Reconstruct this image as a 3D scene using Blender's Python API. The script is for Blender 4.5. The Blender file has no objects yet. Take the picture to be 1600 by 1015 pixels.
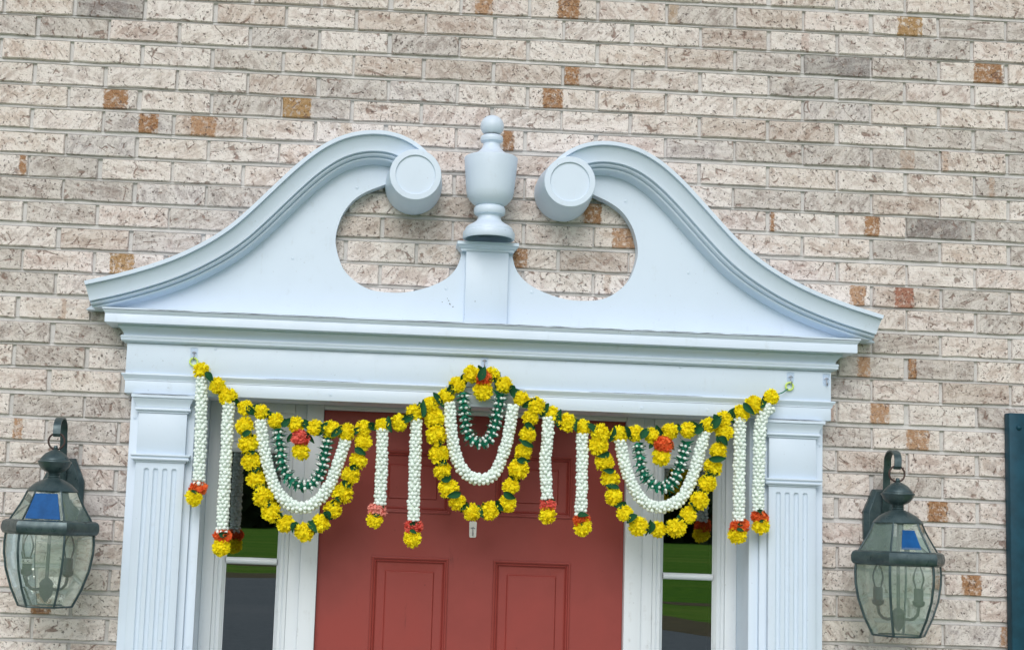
import bpy, bmesh, math, random
from mathutils import Vector, Matrix, Euler, noise as mnoise
rad = math.radians
random.seed(11)
scene = bpy.context.scene
COL = scene.collection

# ------------------------------------------------------------------ camera
cam_d = bpy.data.cameras.new('camera')
cam = bpy.data.objects.new('camera', cam_d)
COL.objects.link(cam)
scene.camera = cam
_r, _u, _f = Vector((0.998314, -0.045123, 0.036501)), Vector((-0.042057, -0.129035, 0.990748)), Vector((0.039996, 0.990613, 0.130715))
CAM = Vector((-0.3342, -4.2382, 1.85))
M = Matrix.Identity(4)
for i in range(3):
    M[i][0], M[i][1], M[i][2], M[i][3] = _r[i], _u[i], -_f[i], CAM[i]
cam.matrix_world = M
cam_d.sensor_fit = 'HORIZONTAL'
cam_d.sensor_width = 36.0
cam_d.lens = 2350 / 1600 * 36
cam_d.shift_x = 0.08572
cam_d.shift_y = 0.00337
cam_d.clip_start = 0.05
cam_d.clip_end = 2000

# ------------------------------------------------------------------ sky, sun, exposure
SUN_EL, SUN_AZ = rad(37), rad(190)          # behind the photographer
world = bpy.data.worlds.new('World')
scene.world = world
world.use_nodes = True
wn = world.node_tree
bg = wn.nodes['Background']
sky = wn.nodes.new('ShaderNodeTexSky')
sky.sky_type = 'NISHITA'
sky.sun_disc = False
sky.sun_elevation = SUN_EL
sky.sun_rotation = SUN_AZ
sky.dust_density = 1.5
sky.air_density = 1.0
hs = wn.nodes.new('ShaderNodeHueSaturation')
hs.inputs['Saturation'].default_value = 0.42     # thin overcast: a pale, greyed sky
wn.links.new(sky.outputs[0], hs.inputs['Color'])
wn.links.new(hs.outputs[0], bg.inputs['Color'])
bg.inputs['Strength'].default_value = 0.15
sun_d = bpy.data.lights.new('sun', 'SUN')
sun_d.energy = 1.5
sun_d.angle = rad(42)
sun_d.color = (1.0, 0.975, 0.965)
sun = bpy.data.objects.new('sun', sun_d)
COL.objects.link(sun)
sdir = Vector((math.sin(SUN_AZ) * math.cos(SUN_EL), math.cos(SUN_AZ) * math.cos(SUN_EL), math.sin(SUN_EL)))
sun.rotation_euler = sdir.to_track_quat('Z', 'Y').to_euler()
scene.view_settings.view_transform = 'Standard'
scene.view_settings.look = 'None'
scene.view_settings.gamma = 1.0
scene.view_settings.exposure = -0.03
scene.render.engine = 'CYCLES'
scene.cycles.max_bounces = 10
scene.cycles.transparent_max_bounces = 24

# ------------------------------------------------------------------ helpers
class MB:
    """collects geometry in world metres; build() links it as one mesh object"""
    def __init__(s): s.v, s.f = [], []
    def add(s, vs, fs):
        o = len(s.v); s.v += [tuple(p) for p in vs]; s.f += [tuple(i + o for i in f) for f in fs]; return s
    def box(s, x0, x1, y0, y1, z0, z1, b=0.0):
        if b <= 0:
            vs = [(x, y, z) for z in (z0, z1) for y in (y0, y1) for x in (x0, x1)]
            return s.add(vs, [(0, 2, 3, 1), (4, 5, 7, 6), (0, 1, 5, 4), (2, 6, 7, 3), (0, 4, 6, 2), (1, 3, 7, 5)])
        bm = bmesh.new(); bmesh.ops.create_cube(bm, size=1)
        for v in bm.verts:
            v.co = Vector(((x0 + x1) / 2 + v.co.x * (x1 - x0), (y0 + y1) / 2 + v.co.y * (y1 - y0), (z0 + z1) / 2 + v.co.z * (z1 - z0)))
        bmesh.ops.bevel(bm, geom=bm.edges[:], offset=b, segments=2, profile=.5, affect='EDGES')
        return s.bm(bm)
    def bm(s, bm):
        bm.verts.index_update(); s.add([v.co for v in bm.verts], [[v.index for v in f.verts] for f in bm.faces]); bm.free(); return s
    def grid(s, rows, closed=False, flip=False):
        n = len(rows[0]); vs = [p for r in rows for p in r]; fs = []
        for i in range(len(rows) - 1):
            for j in range(n if closed else n - 1):
                k = (j + 1) % n
                q = (i * n + j, i * n + k, (i + 1) * n + k, (i + 1) * n + j)
                fs.append(q[::-1] if flip else q)
        return s.add(vs, fs)
    def lathe(s, prof, c, n=24, a0=0.0, cap=True):
        rows = [[(c[0] + r * math.cos(a0 + 2 * math.pi * k / n), c[1] + r * math.sin(a0 + 2 * math.pi * k / n), z) for k in range(n)] for r, z in prof]
        s.grid(rows, True)
        if cap:
            s.add(rows[0], [tuple(range(n))[::-1]]); s.add(rows[-1], [tuple(range(n))])
        return s
    def tube(s, pts, r, n=8, caps=True):
        pts = [Vector(p) for p in pts]; rows = []; up = None
        for i, p in enumerate(pts):
            t = (pts[min(i + 1, len(pts) - 1)] - pts[max(i - 1, 0)]).normalized()
            if up is None: up = t.orthogonal().normalized()
            up = (up - t * up.dot(t)).normalized(); sd = t.cross(up)
            rr = r[i] if isinstance(r, (list, tuple)) else r
            rows.append([p + (up * math.cos(2 * math.pi * k / n) + sd * math.sin(2 * math.pi * k / n)) * rr for k in range(n)])
        s.grid(rows, True)
        if caps: s.add(rows[0], [tuple(range(n))[::-1]]); s.add(rows[-1], [tuple(range(n))])
        return s
    def torus(s, c, R, r, n=28, m=8):
        rows = []
        for i in range(n + 1):
            a = 2 * math.pi * i / n
            rows.append([(c[0] + (R + r * math.cos(2 * math.pi * j / m)) * math.cos(a), c[1] + r * math.sin(2 * math.pi * j / m), c[2] + (R + r * math.cos(2 * math.pi * j / m)) * math.sin(a)) for j in range(m)])
        return s.grid(rows, True)
    def ball(s, c, r, axis=None, stretch=1.0, n=7, m=4):
        ax = (axis or Vector((0, 0, 1))).normalized(); u = ax.orthogonal().normalized(); w = ax.cross(u); c = Vector(c)
        vs = [c + ax * r * stretch]
        for i in range(1, m):
            t = math.pi * i / m
            for k in range(n):
                a = 2 * math.pi * k / n
                vs.append(c + ax * (math.cos(t) * r * stretch) + (u * math.cos(a) + w * math.sin(a)) * math.sin(t) * r)
        vs.append(c - ax * r * stretch); fs = []
        for k in range(n):
            fs.append((0, 1 + k, 1 + (k + 1) % n)); b = 1 + (m - 2) * n
            fs.append((len(vs) - 1, b + (k + 1) % n, b + k))
            for i in range(m - 2):
                a = 1 + i * n
                fs.append((a + k, a + n + k, a + n + (k + 1) % n, a + (k + 1) % n))
        return s.add(vs, fs)
    def prism(s, outline, y0, y1):
        """outline [(x,z)] extruded from front y0 to back y1"""
        n = len(outline)
        a = [(x, y0, z) for x, z in outline]; b = [(x, y1, z) for x, z in outline]
        return s.add(a + b, [tuple(range(n)), tuple(range(2 * n - 1, n - 1, -1))] + [(i, i + n, (i + 1) % n + n, (i + 1) % n) for i in range(n)])
    def ring_u(s, prof, base):
        """profile [(d,z)] run round three sides of a box standing on the wall, mitred at the corners"""
        rows = []
        for d, z in prof:
            x = base + d
            rows.append([(-x, 0.0, z), (-x, -d, z), (x, -d, z), (x, 0.0, z)])
        return s.grid(rows, flip=True)
    def build(s, name, mat, parent=None, smooth=0):
        off = OFF.get(parent.name, Vector((0, 0, 0))) if parent else Vector((0, 0, 0))
        me = bpy.data.meshes.new(name)
        me.from_pydata([tuple(Vector(p) - off) for p in s.v], [], s.f)
        bm = bmesh.new(); bm.from_mesh(me); bmesh.ops.recalc_face_normals(bm, faces=bm.faces[:])
        bm.to_mesh(me); bm.free()
        if mat: me.materials.append(mat)
        if smooth:
            me.shade_smooth()
            if smooth < 180: me.set_sharp_from_angle(angle=rad(smooth))
        o = bpy.data.objects.new(name, me); COL.objects.link(o)
        if parent: o.parent = parent
        OFF[o.name] = off
        return o
OFF = {}
def tag(o, label=None, cat=None, group=None, kind=None):
    for k, v in (('label', label), ('category', cat), ('group', group), ('kind', kind)):
        if v: o[k] = v
    return o
def thing(name, label, cat, loc=(0, 0, 0), group=None):
    o = bpy.data.objects.new(name, None); COL.objects.link(o); o.location = loc; o.empty_display_size = .1
    OFF[o.name] = Vector(loc)
    return tag(o, label, cat, group, 'thing')
def group_empty(name, parent):
    o = bpy.data.objects.new(name, None); COL.objects.link(o); o.parent = parent; o.empty_display_size = .05
    OFF[o.name] = OFF[parent.name]
    return o
def catmull(pts, step):
    P = [Vector((*p, 0)) if len(p) == 2 else Vector(p) for p in pts]; P = [P[0] * 2 - P[1]] + P + [P[-1] * 2 - P[-2]]
    dense = []
    for i in range(1, len(P) - 2):
        for k in range(24):
            t = k / 24; a, b, c, d = P[i - 1:i + 3]
            dense.append(.5 * ((2 * b) + (c - a) * t + (2 * a - 5 * b + 4 * c - d) * t * t + (3 * b - a - 3 * c + d) * t ** 3))
    dense.append(P[-2]); out = [dense[0]]; acc = 0
    L = sum((dense[i + 1] - dense[i]).length for i in range(len(dense) - 1)); n = max(2, round(L / step)); st = L / n
    for i in range(1, len(dense)):
        seg = (dense[i] - dense[i - 1]).length
        while acc + seg >= st - 1e-9 and len(out) < n:
            f = (st - acc) / seg; q = dense[i - 1].lerp(dense[i], f); out.append(q)
            dense[i - 1] = q; seg = (dense[i] - q).length; acc = 0
        acc += seg
    out.append(dense[-1])
    return out

# ------------------------------------------------------------------ materials
def new_mat(name):
    m = bpy.data.materials.new(name); m.use_nodes = True
    nt = m.node_tree; b = nt.nodes['Principled BSDF']
    return m, nt, b
class N:
    """small node-graph helper"""
    def __init__(s, nt): s.nt = nt
    def node(s, t, **kw):
        n = s.nt.nodes.new(t)
        for k, v in kw.items(): setattr(n, k, v)
        return n
    def put(s, sock, v):
        if hasattr(v, 'is_linked') or isinstance(v, bpy.types.NodeSocket): s.nt.links.new(v, sock)
        else: sock.default_value = v
    def math(s, op, a, b=0.0, c=None, clamp=False):
        n = s.node('ShaderNodeMath', operation=op, use_clamp=clamp); s.put(n.inputs[0], a); s.put(n.inputs[1], b)
        if c is not None: s.put(n.inputs[2], c)
        return n.outputs[0]
    def vmath(s, op, a, b=(0, 0, 0)):
        n = s.node('ShaderNodeVectorMath', operation=op); s.put(n.inputs[0], a); s.put(n.inputs[1], b); return n.outputs[0]
    def noise(s, vec, scale, detail=3.0, rough=.55, dist=0.0, color=False):
        n = s.node('ShaderNodeTexNoise'); s.put(n.inputs['Vector'], vec); s.put(n.inputs['Scale'], scale)
        n.inputs['Detail'].default_value = detail; n.inputs['Roughness'].default_value = rough; n.inputs['Distortion'].default_value = dist
        return n.outputs['Color'] if color else n.outputs['Fac']
    def ramp(s, v, lo, hi, a=0.0, b=1.0):
        n = s.node('ShaderNodeMapRange', interpolation_type='SMOOTHSTEP'); s.put(n.inputs[0], v)
        for k, x in zip((1, 2, 3, 4), (lo, hi, a, b)): s.put(n.inputs[k], x)
        return n.outputs[0]
    def mix(s, f, a, b, mode='MIX'):
        n = s.node('ShaderNodeMix', data_type='RGBA', blend_type=mode, clamp_factor=True); s.put(n.inputs[0], f)
        for i, x in ((6, a), (7, b)):
            if isinstance(x, tuple) and len(x) == 3: x = (*x, 1)
            s.put(n.inputs[i], x)
        return n.outputs[2]
    def bump(s, h, strength, dist):
        n = s.node('ShaderNodeBump'); s.put(n.inputs['Height'], h); n.inputs['Strength'].default_value = strength; n.inputs['Distance'].default_value = dist
        return n.outputs[0]
    def pos(s): return s.node('ShaderNodeNewGeometry').outputs['Position']
    def island(s): return s.node('ShaderNodeNewGeometry').outputs['Random Per Island']

def mat_paint(name, col, rough=.38, grime=.10, gcol=(.30, .31, .27)):
    m, nt, b = new_mat(name); g = N(nt); p = g.pos()
    big = g.noise(p, 3.5, 4, .6); mid = g.noise(p, 26, 5, .65); fine = g.noise(p, 190, 3, .6)
    c = g.mix(g.ramp(big, .35, .7, 0, .5), col, tuple(x * .93 for x in col))
    streak = g.noise(g.vmath('MULTIPLY', p, (60, 60, 3.0)), 1.0, 4, .6)
    gm = g.math('MULTIPLY', g.ramp(mid, .52, .78), g.ramp(streak, .45, .7))
    c = g.mix(g.math('MULTIPLY', gm, grime), c, gcol)
    spk = g.math('MULTIPLY', g.ramp(g.noise(p, 95, 2, .5), .735, .76), .55)
    c = g.mix(g.math('MULTIPLY', spk, .35), c, (.12, .11, .10))
    g.put(b.inputs['Base Color'], c); g.put(b.inputs['Roughness'], g.ramp(mid, .3, .7, rough - .07, rough + .1))
    wood = g.noise(g.vmath('MULTIPLY', p, (14, 120, 120)), 1.0, 4, .6)
    h = g.math('ADD', g.math('MULTIPLY', wood, .5), g.math('MULTIPLY', fine, .5))
    g.put(b.inputs['Normal'], g.bump(h, .10, .0015))
    return m
WHITE = mat_paint('white_trim_paint', (.650, .757, .872), .40, .22)
WHITE_JAMB = mat_paint('white_jamb_paint', (.69, .745, .785), .36, .5, (.22, .21, .18))

def mat_door():
    m, nt, b = new_mat('red_door_paint'); g = N(nt); p = g.pos()
    big = g.noise(p, 5, 4, .6); drip = g.noise(g.vmath('MULTIPLY', p, (46, 46, 7)), 1.0, 5, .65); fine = g.noise(p, 240, 3, .6)
    c = g.mix(g.ramp(big, .3, .75), (.300, .047, .038), (.255, .039, .031))
    dr = g.math('MULTIPLY', g.ramp(drip, .60, .70), g.ramp(g.noise(p, 9, 3, .5), .5, .62))
    c = g.mix(g.math('MULTIPLY', dr, .5), c, (.12, .018, .014))
    chip = g.ramp(g.noise(p, 120, 2, .5), .77, .78)
    c = g.mix(g.math('MULTIPLY', chip, .7), c, (.09, .012, .012))
    g.put(b.inputs['Base Color'], c); g.put(b.inputs['Roughness'], g.ramp(big, .3, .7, .40, .55))
    gr = g.noise(g.vmath('MULTIPLY', p, (160, 160, 9)), 1.0, 5, .6)
    g.put(b.inputs['Normal'], g.bump(g.math('ADD', gr, g.math('MULTIPLY', fine, .4)), .10, .0015))
    return m
DOOR = mat_door()

def mat_brick():
    m, nt, b = new_mat('whitewashed_brick'); g = N(nt)
    tone = g.node('ShaderNodeAttribute', attribute_name='tone').outputs['Color']
    pc = g.node('ShaderNodeAttribute', attribute_name='pcol').outputs['Color']
    buv = g.node('ShaderNodeAttribute', attribute_name='buv').outputs['Vector']
    pat = g.node('ShaderNodeAttribute', attribute_name='patch').outputs['Vector']
    sb = g.node('ShaderNodeSeparateXYZ'); g.put(sb.inputs[0], buv); u, v, seed = sb.outputs
    sp = g.node('ShaderNodeSeparateXYZ'); g.put(sp.inputs[0], pat); p0, p1, ps = sp.outputs
    cm = g.node('ShaderNodeCombineXYZ'); g.put(cm.inputs[0], g.math('MULTIPLY', seed, 13.7)); g.put(cm.inputs[1], g.math('MULTIPLY', seed, 5.1)); g.put(cm.inputs[2], g.math('MULTIPLY', seed, 9.3))
    p = g.vmath('ADD', g.pos(), cm.outputs[0])
    cloud = g.noise(p, 30, 5, .68, .5)            # wash worn through to the body
    mid = g.noise(p, 85, 5, .70)
    grit = g.noise(p, 260, 4, .72)
    tint = g.noise(p, 20, 4, .65, .8, True)
    tl = g.node('ShaderNodeSeparateColor'); g.put(tl.inputs[0], tone)
    wash = g.mix(g.ramp(tl.outputs[1], .18, .66, .18, .62), tone, (.90, .855, .825))
    body = g.mix(.30, tone, (.36, .28, .255))
    sx_ = g.math('MULTIPLY', g.math('MINIMUM', u, g.math('SUBTRACT', 1.0, u)), 3.3); sz_ = g.math('MINIMUM', v, g.math('SUBTRACT', 1.0, v))
    edge = g.math('ADD', g.math('MINIMUM', sx_, sz_), g.math('MULTIPLY', g.math('SUBTRACT', mid, .5), .35))
    c = g.mix(g.ramp(g.math('SUBTRACT', g.math('ADD', cloud, .085), g.math('MULTIPLY', edge, .28)), .41, .56), body, wash)
    c = g.mix(g.ramp(edge, .16, .02, 0, .75), c, wash)
    st = g.node('ShaderNodeSeparateColor'); g.put(st.inputs[0], tint)
    c = g.mix(g.ramp(st.outputs[0], .55, .72, 0, .32), c, (.60, .45, .40))         # pink
    c = g.mix(g.ramp(st.outputs[1], .56, .72, 0, .30), c, (.62, .50, .40))        # buff
    c = g.mix(g.ramp(st.outputs[2], .58, .72, 0, .35), c, (.46, .44, .435))         # slate
    c = g.mix(g.ramp(mid, .53, .64, 0, .70), c, g.mix(.35, wash, (.90, .865, .84)))                # lime wash
    c = g.mix(g.ramp(mid, .43, .35, 0, .42), c, (.28, .23, .21))
    c = g.mix(g.ramp(grit, .52, .70, 0, .35), c, (.90, .865, .84))
    # soft tonal blocks along the length, as the brick was tooled in sections
    blk = g.noise(g.vmath('ADD', g.vmath('MULTIPLY', buv, (3.4, .25, 0)), cm.outputs[0]), 1.0, 0, .5)
    c = g.mix(g.ramp(blk, .5, .53, 0, .22), c, (.80, .76, .70))
    # rusty orange patches
    e = g.math('MULTIPLY', g.math('SUBTRACT', g.noise(p, 90, 4, .7), .5), .12)
    uu = g.math('ADD', u, e)
    inn = g.math('MULTIPLY', g.ramp(uu, g.math('SUBTRACT', p0, .012), g.math('ADD', p0, .012)), g.ramp(uu, g.math('ADD', p1, .012), g.math('SUBTRACT', p1, .012)))
    rustm = g.math('MULTIPLY', g.math('MULTIPLY', inn, ps), g.ramp(g.noise(p, 70, 4, .72), .34, .52, .25, 1.0))
    rust = g.mix(g.ramp(grit, .38, .62), pc, g.mix(.35, pc, (.66, .50, .34)))
    c = g.mix(rustm, c, rust)
    # raked scratches: thin contour lines of a stretched field
    vr = g.node('ShaderNodeVectorRotate', rotation_type='Y_AXIS'); g.put(vr.inputs['Vector'], p); g.put(vr.inputs['Angle'], g.math('MULTIPLY', g.math('SUBTRACT', seed, .5), 2.2))
    q = g.vmath('MULTIPLY', vr.outputs[0], (.42, 1.0, 1.5))
    f1 = g.noise(q, 19, .8, .45, .35); f2 = g.noise(g.vmath('MULTIPLY', g.vmath('ADD', vr.outputs[0], (7.1, 3.3, 1.7)), (1.3, 1.0, .55)), 20, .8, .45, .35)
    l1 = g.ramp(g.math('ABSOLUTE', g.math('SUBTRACT', f1, .5)), .008, .030, 1, 0)
    l2 = g.ramp(g.math('ABSOLUTE', g.math('SUBTRACT', f2, .52)), .008, .026, 1, 0)
    streak = g.noise(g.vmath('MULTIPLY', vr.outputs[0], (.22, 1.0, 1.3)), 62, 3, .6, .3)
    c = g.mix(g.math('MULTIPLY', g.ramp(streak, .53, .63, 0, .50), g.math('SUBTRACT', 1.0, rustm)), c, g.mix(.35, body, (.22, .17, .15)))
    c = g.mix(g.math('MULTIPLY', g.ramp(streak, .47, .36, 0, .60), g.math('SUBTRACT', 1.0, rustm)), c, g.mix(.4, wash, (.90, .865, .84)))
    msk = g.ramp(g.noise(p, 34, 3, .6), .53, .62)
    scr = g.math('MULTIPLY', g.math('MAXIMUM', l1, l2), msk)
    c = g.mix(g.math('MULTIPLY', scr, .72), c, (.225, .14, .11))
    # pits
    pit = g.ramp(grit, .41, .34)
    pit2 = g.math('MULTIPLY', g.ramp(g.noise(p, 125, 3, .62), .385, .33), .85)
    pt = g.math('MAXIMUM', g.math('MULTIPLY', pit, .55), pit2)
    c = g.mix(pt, c, (.12, .095, .085))
    c = g.mix(1.0, c, (.985, .965, .945), 'MULTIPLY')
    g.put(b.inputs['Base Color'], c); b.inputs['Roughness'].default_value = .92
    b.inputs['Specular IOR Level'].default_value = .2
    h = g.math('SUBTRACT', g.math('ADD', g.math('MULTIPLY', mid, .9), g.math('MULTIPLY', grit, .5)), g.math('ADD', g.math('MULTIPLY', scr, .55), g.math('MULTIPLY', pt, .6)))
    g.put(b.inputs['Normal'], g.bump(h, .8, .004))
    return m
BRICK = mat_brick()

def mat_mortar():
    m, nt, b = new_mat('grey_mortar'); g = N(nt); p = g.pos()
    c = g.mix(g.ramp(g.noise(p, 14, 4, .6), .3, .7), (.66, .65, .635), (.56, .55, .535))
    c = g.mix(g.ramp(g.noise(p, 420, 3, .6), .42, .34, 0, .5), c, (.36, .35, .33))
    g.put(b.inputs['Base Color'], c); b.inputs['Roughness'].default_value = .95; b.inputs['Specular IOR Level'].default_value = .15
    h = g.math('ADD', g.noise(p, 70, 4, .6), g.math('MULTIPLY', g.noise(p, 380, 3, .6), .5))
    g.put(b.inputs['Normal'], g.bump(h, .6, .003))
    return m
MORTAR = mat_mortar()

def mat_petal(name, c1, c2, trans=.2):
    m, nt, b = new_mat(name); g = N(nt); isl = g.island()
    rnd = g.node('ShaderNodeObjectInfo').outputs['Random']
    c = g.mix(isl, c1, c2)
    c = g.mix(g.math('MULTIPLY', rnd, .28), c, tuple(x * .86 for x in c2))
    g.put(b.inputs['Base Color'], c); b.inputs['Roughness'].default_value = .75; b.inputs['Specular IOR Level'].default_value = .2
    t = g.node('ShaderNodeBsdfTranslucent'); g.put(t.inputs[0], c)
    mx = g.node('ShaderNodeMixShader'); mx.inputs[0].default_value = trans
    nt.links.new(b.outputs[0], mx.inputs[1]); nt.links.new(t.outputs[0], mx.inputs[2])
    nt.links.new(mx.outputs[0], nt.nodes['Material Output'].inputs[0])
    return m
YELLOW = mat_petal('marigold_yellow_cloth', (1.0, .95, .022), (1.0, .80, .010), .20)
CARN = {'orange': mat_petal('orange_carnation_cloth', (.96, .24, .06), (.88, .15, .045)),
        'coral': mat_petal('coral_carnation_cloth', (.94, .23, .17), (.84, .14, .11)),
        'pink': mat_petal('pink_carnation_cloth', (.96, .42, .34), (.90, .32, .26))}
def mat_simple(name, col, rough=.5, metal=0.0, var=.12, spec=.5, bump=0.0, scale=40):
    m, nt, b = new_mat(name); g = N(nt); p = g.pos()
    n = g.noise(p, scale, 4, .6)
    g.put(b.inputs['Base Color'], g.mix(g.ramp(n, .3, .7), tuple(min(1, x * (1 + var)) for x in col), tuple(x * (1 - var) for x in col)))
    b.inputs['Roughness'].default_value = rough; b.inputs['Metallic'].default_value = metal; b.inputs['Specular IOR Level'].default_value = spec
    if bump: g.put(b.inputs['Normal'], g.bump(g.noise(p, scale * 5, 3, .6), bump, .001))
    return m
LEAF = mat_petal('green_cloth_leaf', (.020, .130, .050), (.012, .075, .030), .15)
TEAL = mat_petal('teal_green_cloth_leaf', (.030, .330, .200), (.018, .210, .130), .25)
BEAD = mat_simple('pale_mint_foam_bud', (.81, .90, .845), .6, var=.05, spec=.3)
PEARL = mat_simple('pearly_white_bud', (.80, .85, .82), .22, var=.04)
CORD = mat_simple('pale_green_cord', (.66, .73, .64), .8)
RINGM = mat_simple('lime_plastic_ring', (.62, .80, .18), .35, var=.04)
BRONZE_M, _nt, _b = new_mat('weathered_bronze_metal')
_g = N(_nt); _p = _g.pos()
_c = _g.mix(_g.ramp(_g.noise(_p, 30, 5, .65), .35, .7), (.040, .070, .078), (.078, .118, .124))
_c = _g.mix(_g.ramp(_g.noise(_p, 130, 4, .6), .58, .72, 0, .4), _c, (.10, .115, .10))
_g.put(_b.inputs['Base Color'], _c); _b.inputs['Metallic'].default_value = .35
_g.put(_b.inputs['Roughness'], _g.ramp(_g.noise(_p, 45, 4, .6), .3, .7, .26, .44))
_g.put(_b.inputs['Normal'], _g.bump(_g.noise(_p, 260, 3, .6), .12, .001))
BRONZE = BRONZE_M
RUSTY = mat_simple('rusty_brown_ring_metal', (.075, .045, .04), .55, .4)
SOCKET = mat_simple('dark_socket', (.070, .088, .080), .5)
STEEL = mat_simple('grey_steel', (.36, .37, .40), .3, .9)
TEALPAINT = mat_simple('dark_teal_shutter_paint', (.006, .052, .082), .5, var=.2, spec=.25, bump=.08, scale=18)
CHIP = mat_simple('bare_dark_chip', (.03, .03, .04), .8)
CONC = mat_simple('concrete', (.48, .47, .44), .9, var=.10, bump=.4, scale=8)
INK = mat_simple('black_ink', (.015, .015, .015), .6)
PAPER = mat_simple('white_print_label', (.80, .80, .78), .5, var=.03)
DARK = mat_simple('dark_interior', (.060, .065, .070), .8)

def mat_thin_glass(name, tint, ior=1.5, rough=.0, wave=0.0, body=None, bodyf=0.0):
    m, nt, b = new_mat(name); g = N(nt); nt.nodes.remove(b)
    tr = g.node('ShaderNodeBsdfTransparent'); tr.inputs[0].default_value = (*tint, 1)
    gl = g.node('ShaderNodeBsdfGlossy'); gl.inputs['Roughness'].default_value = rough; gl.inputs[0].default_value = (1, 1, 1, 1)
    fr = g.node('ShaderNodeFresnel'); fr.inputs['IOR'].default_value = ior
    if wave:
        nrm = g.bump(g.noise(g.pos(), 2.4, 2, .5), wave, .02); g.put(gl.inputs['Normal'], nrm)
    base = tr.outputs[0]
    if body:
        df = g.node('ShaderNodeBsdfDiffuse'); df.inputs[0].default_value = (*body, 1)
        m0 = g.node('ShaderNodeMixShader'); m0.inputs[0].default_value = bodyf
        nt.links.new(base, m0.inputs[1]); nt.links.new(df.outputs[0], m0.inputs[2]); base = m0.outputs[0]
    mx = g.node('ShaderNodeMixShader'); nt.links.new(fr.outputs[0], mx.inputs[0]); nt.links.new(base, mx.inputs[1]); nt.links.new(gl.outputs[0], mx.inputs[2])
    nt.links.new(mx.outputs[0], nt.nodes['Material Output'].inputs[0])
    return m
WINGLASS = mat_thin_glass('sidelight_glass', (.55, .58, .58), 3.4, .004, .012)
LAMPGLASS = mat_thin_glass('old_lantern_glass', (.975, .992, .982), 1.38, .02, .05, (.72, .92, .81), .09)
SKYREFLECT = mat_simple('painted_sky_reflection', (.006, .085, .270), .4, var=.25, spec=.12, scale=14)  # sky mirrored in the lantern roof panes, painted as blue colour
SKYGLASS = mat_thin_glass('sky_reflection_glass', (.10, .26, .60), 1.2, .03, .05, (.025, .14, .40), .75)  # unused; blue sky reflection put into the pane's own tint
CLEAR = mat_thin_glass('clear_plastic', (.93, .95, .97), 1.25, .15, 0)
BULB = mat_thin_glass('clear_bulb_glass', (.93, .95, .95), 1.5, .0, 0)

def mat_ground(name, c1, c2, c3, scale, bump):
    m, nt, b = new_mat(name); g = N(nt); p = g.pos()
    c = g.mix(g.ramp(g.noise(p, scale, 5, .65), .35, .65), c1, c2)
    c = g.mix(g.ramp(g.noise(g.vmath('MULTIPLY', p, (.03, .12, 1)), 1.0, 4, .6), .45, .65, 0, .7), c, c3)
    g.put(b.inputs['Base Color'], c); b.inputs['Roughness'].default_value = 1.0; b.inputs['Specular IOR Level'].default_value = 0.0
    g.put(b.inputs['Normal'], g.bump(g.noise(p, scale * 9, 4, .6), bump, .03))
    return m
GRASS = mat_ground('lawn_grass', (.115, .260, .032), (.070, .185, .030), (.190, .290, .060), 2.0, .6)
ASPH = mat_ground('asphalt', (.190, .225, .240), (.160, .190, .205), (.215, .245, .255), 6.0, .3)
TAN = mat_ground('dry_verge', (.17, .15, .10), (.12, .115, .075), (.15, .15, .09), 3.0, .5)
WOODS = mat_petal('woodland_leaves', (.13, .18, .09), (.08, .12, .06), .5)

# ------------------------------------------------------------------ ground in front of the house (seen mirrored in the sidelights)
def sheet(name, pts, z, mat, **kw):
    o = MB().add([(x, y, z) for x, y in pts], [tuple(range(len(pts)))]).build(name, mat)
    return tag(o, kind='structure', **kw)
sheet('lawn', [(-500, 30), (500, 30), (500, -700), (-500, -700)], 0.0, GRASS)
sheet('dry_verge', [(-45, -7.5), (11.5, -7.5), (9.5, -22), (1.5, -49), (-45, -57)], .004, TAN)
sheet('driveway', [(-45, -8.5), (9, -8.5), (7.2, -22), (-1.5, -45), (-45, -46)], .008, ASPH)
sheet('verge_path', [(8.5, -36.5), (40, -33), (40, -34.4), (8.5, -38.4), (2, -56), (-8, -63), (-8, -61), (0.5, -55)], .006, TAN)
porch = MB().box(-1.9, 1.9, -2.6, .30, 0, .135, .01).build('bounce_porch_slab', CONC); tag(porch, kind='structure')  # unseen porch slab, enlarged and paled to bounce light onto moulding undersides
# a far wood that reads as one dark mass
wd = MB(); rw = random.Random(5)
for k in range(110):
    cx = -230 + (k % 64) * 8.2 + rw.uniform(-4, 4); cy = (-430 if k < 64 else -480) + rw.uniform(-30, 30); H = rw.uniform(26, 40)
    wd.tube([(cx, cy, 0), (cx + .3, cy, H * .5)], [.7, .3], 6, False)
    for j in range(230):
        a, e, r = rw.uniform(0, 6.283), rw.uniform(-1.3, 1.25), rw.uniform(.35, 1) ** .6
        px, py, pz = cx + 9 * r * math.cos(a) * math.cos(e), cy + 9 * r * math.sin(a) * math.cos(e), H * .5 + H * .5 * r * math.sin(e * 1.25)
        pz = max(pz, rw.uniform(.3, 2)); s = rw.uniform(1.8, 4.4)
        d1 = Vector((rw.gauss(0, 1), rw.gauss(0, 1), rw.gauss(0, 1))).normalized(); d2 = d1.orthogonal().normalized()
        c = Vector((px, py, pz))
        wd.add([c + d1 * s, c + d2 * s * .7, c - d1 * s, c - d2 * s * .7], [(0, 1, 2, 3)])
wood = wd.build('far_wood', WOODS); tag(wood, 'dark far wood mirrored in the sidelight glass', None, kind='stuff')

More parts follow.
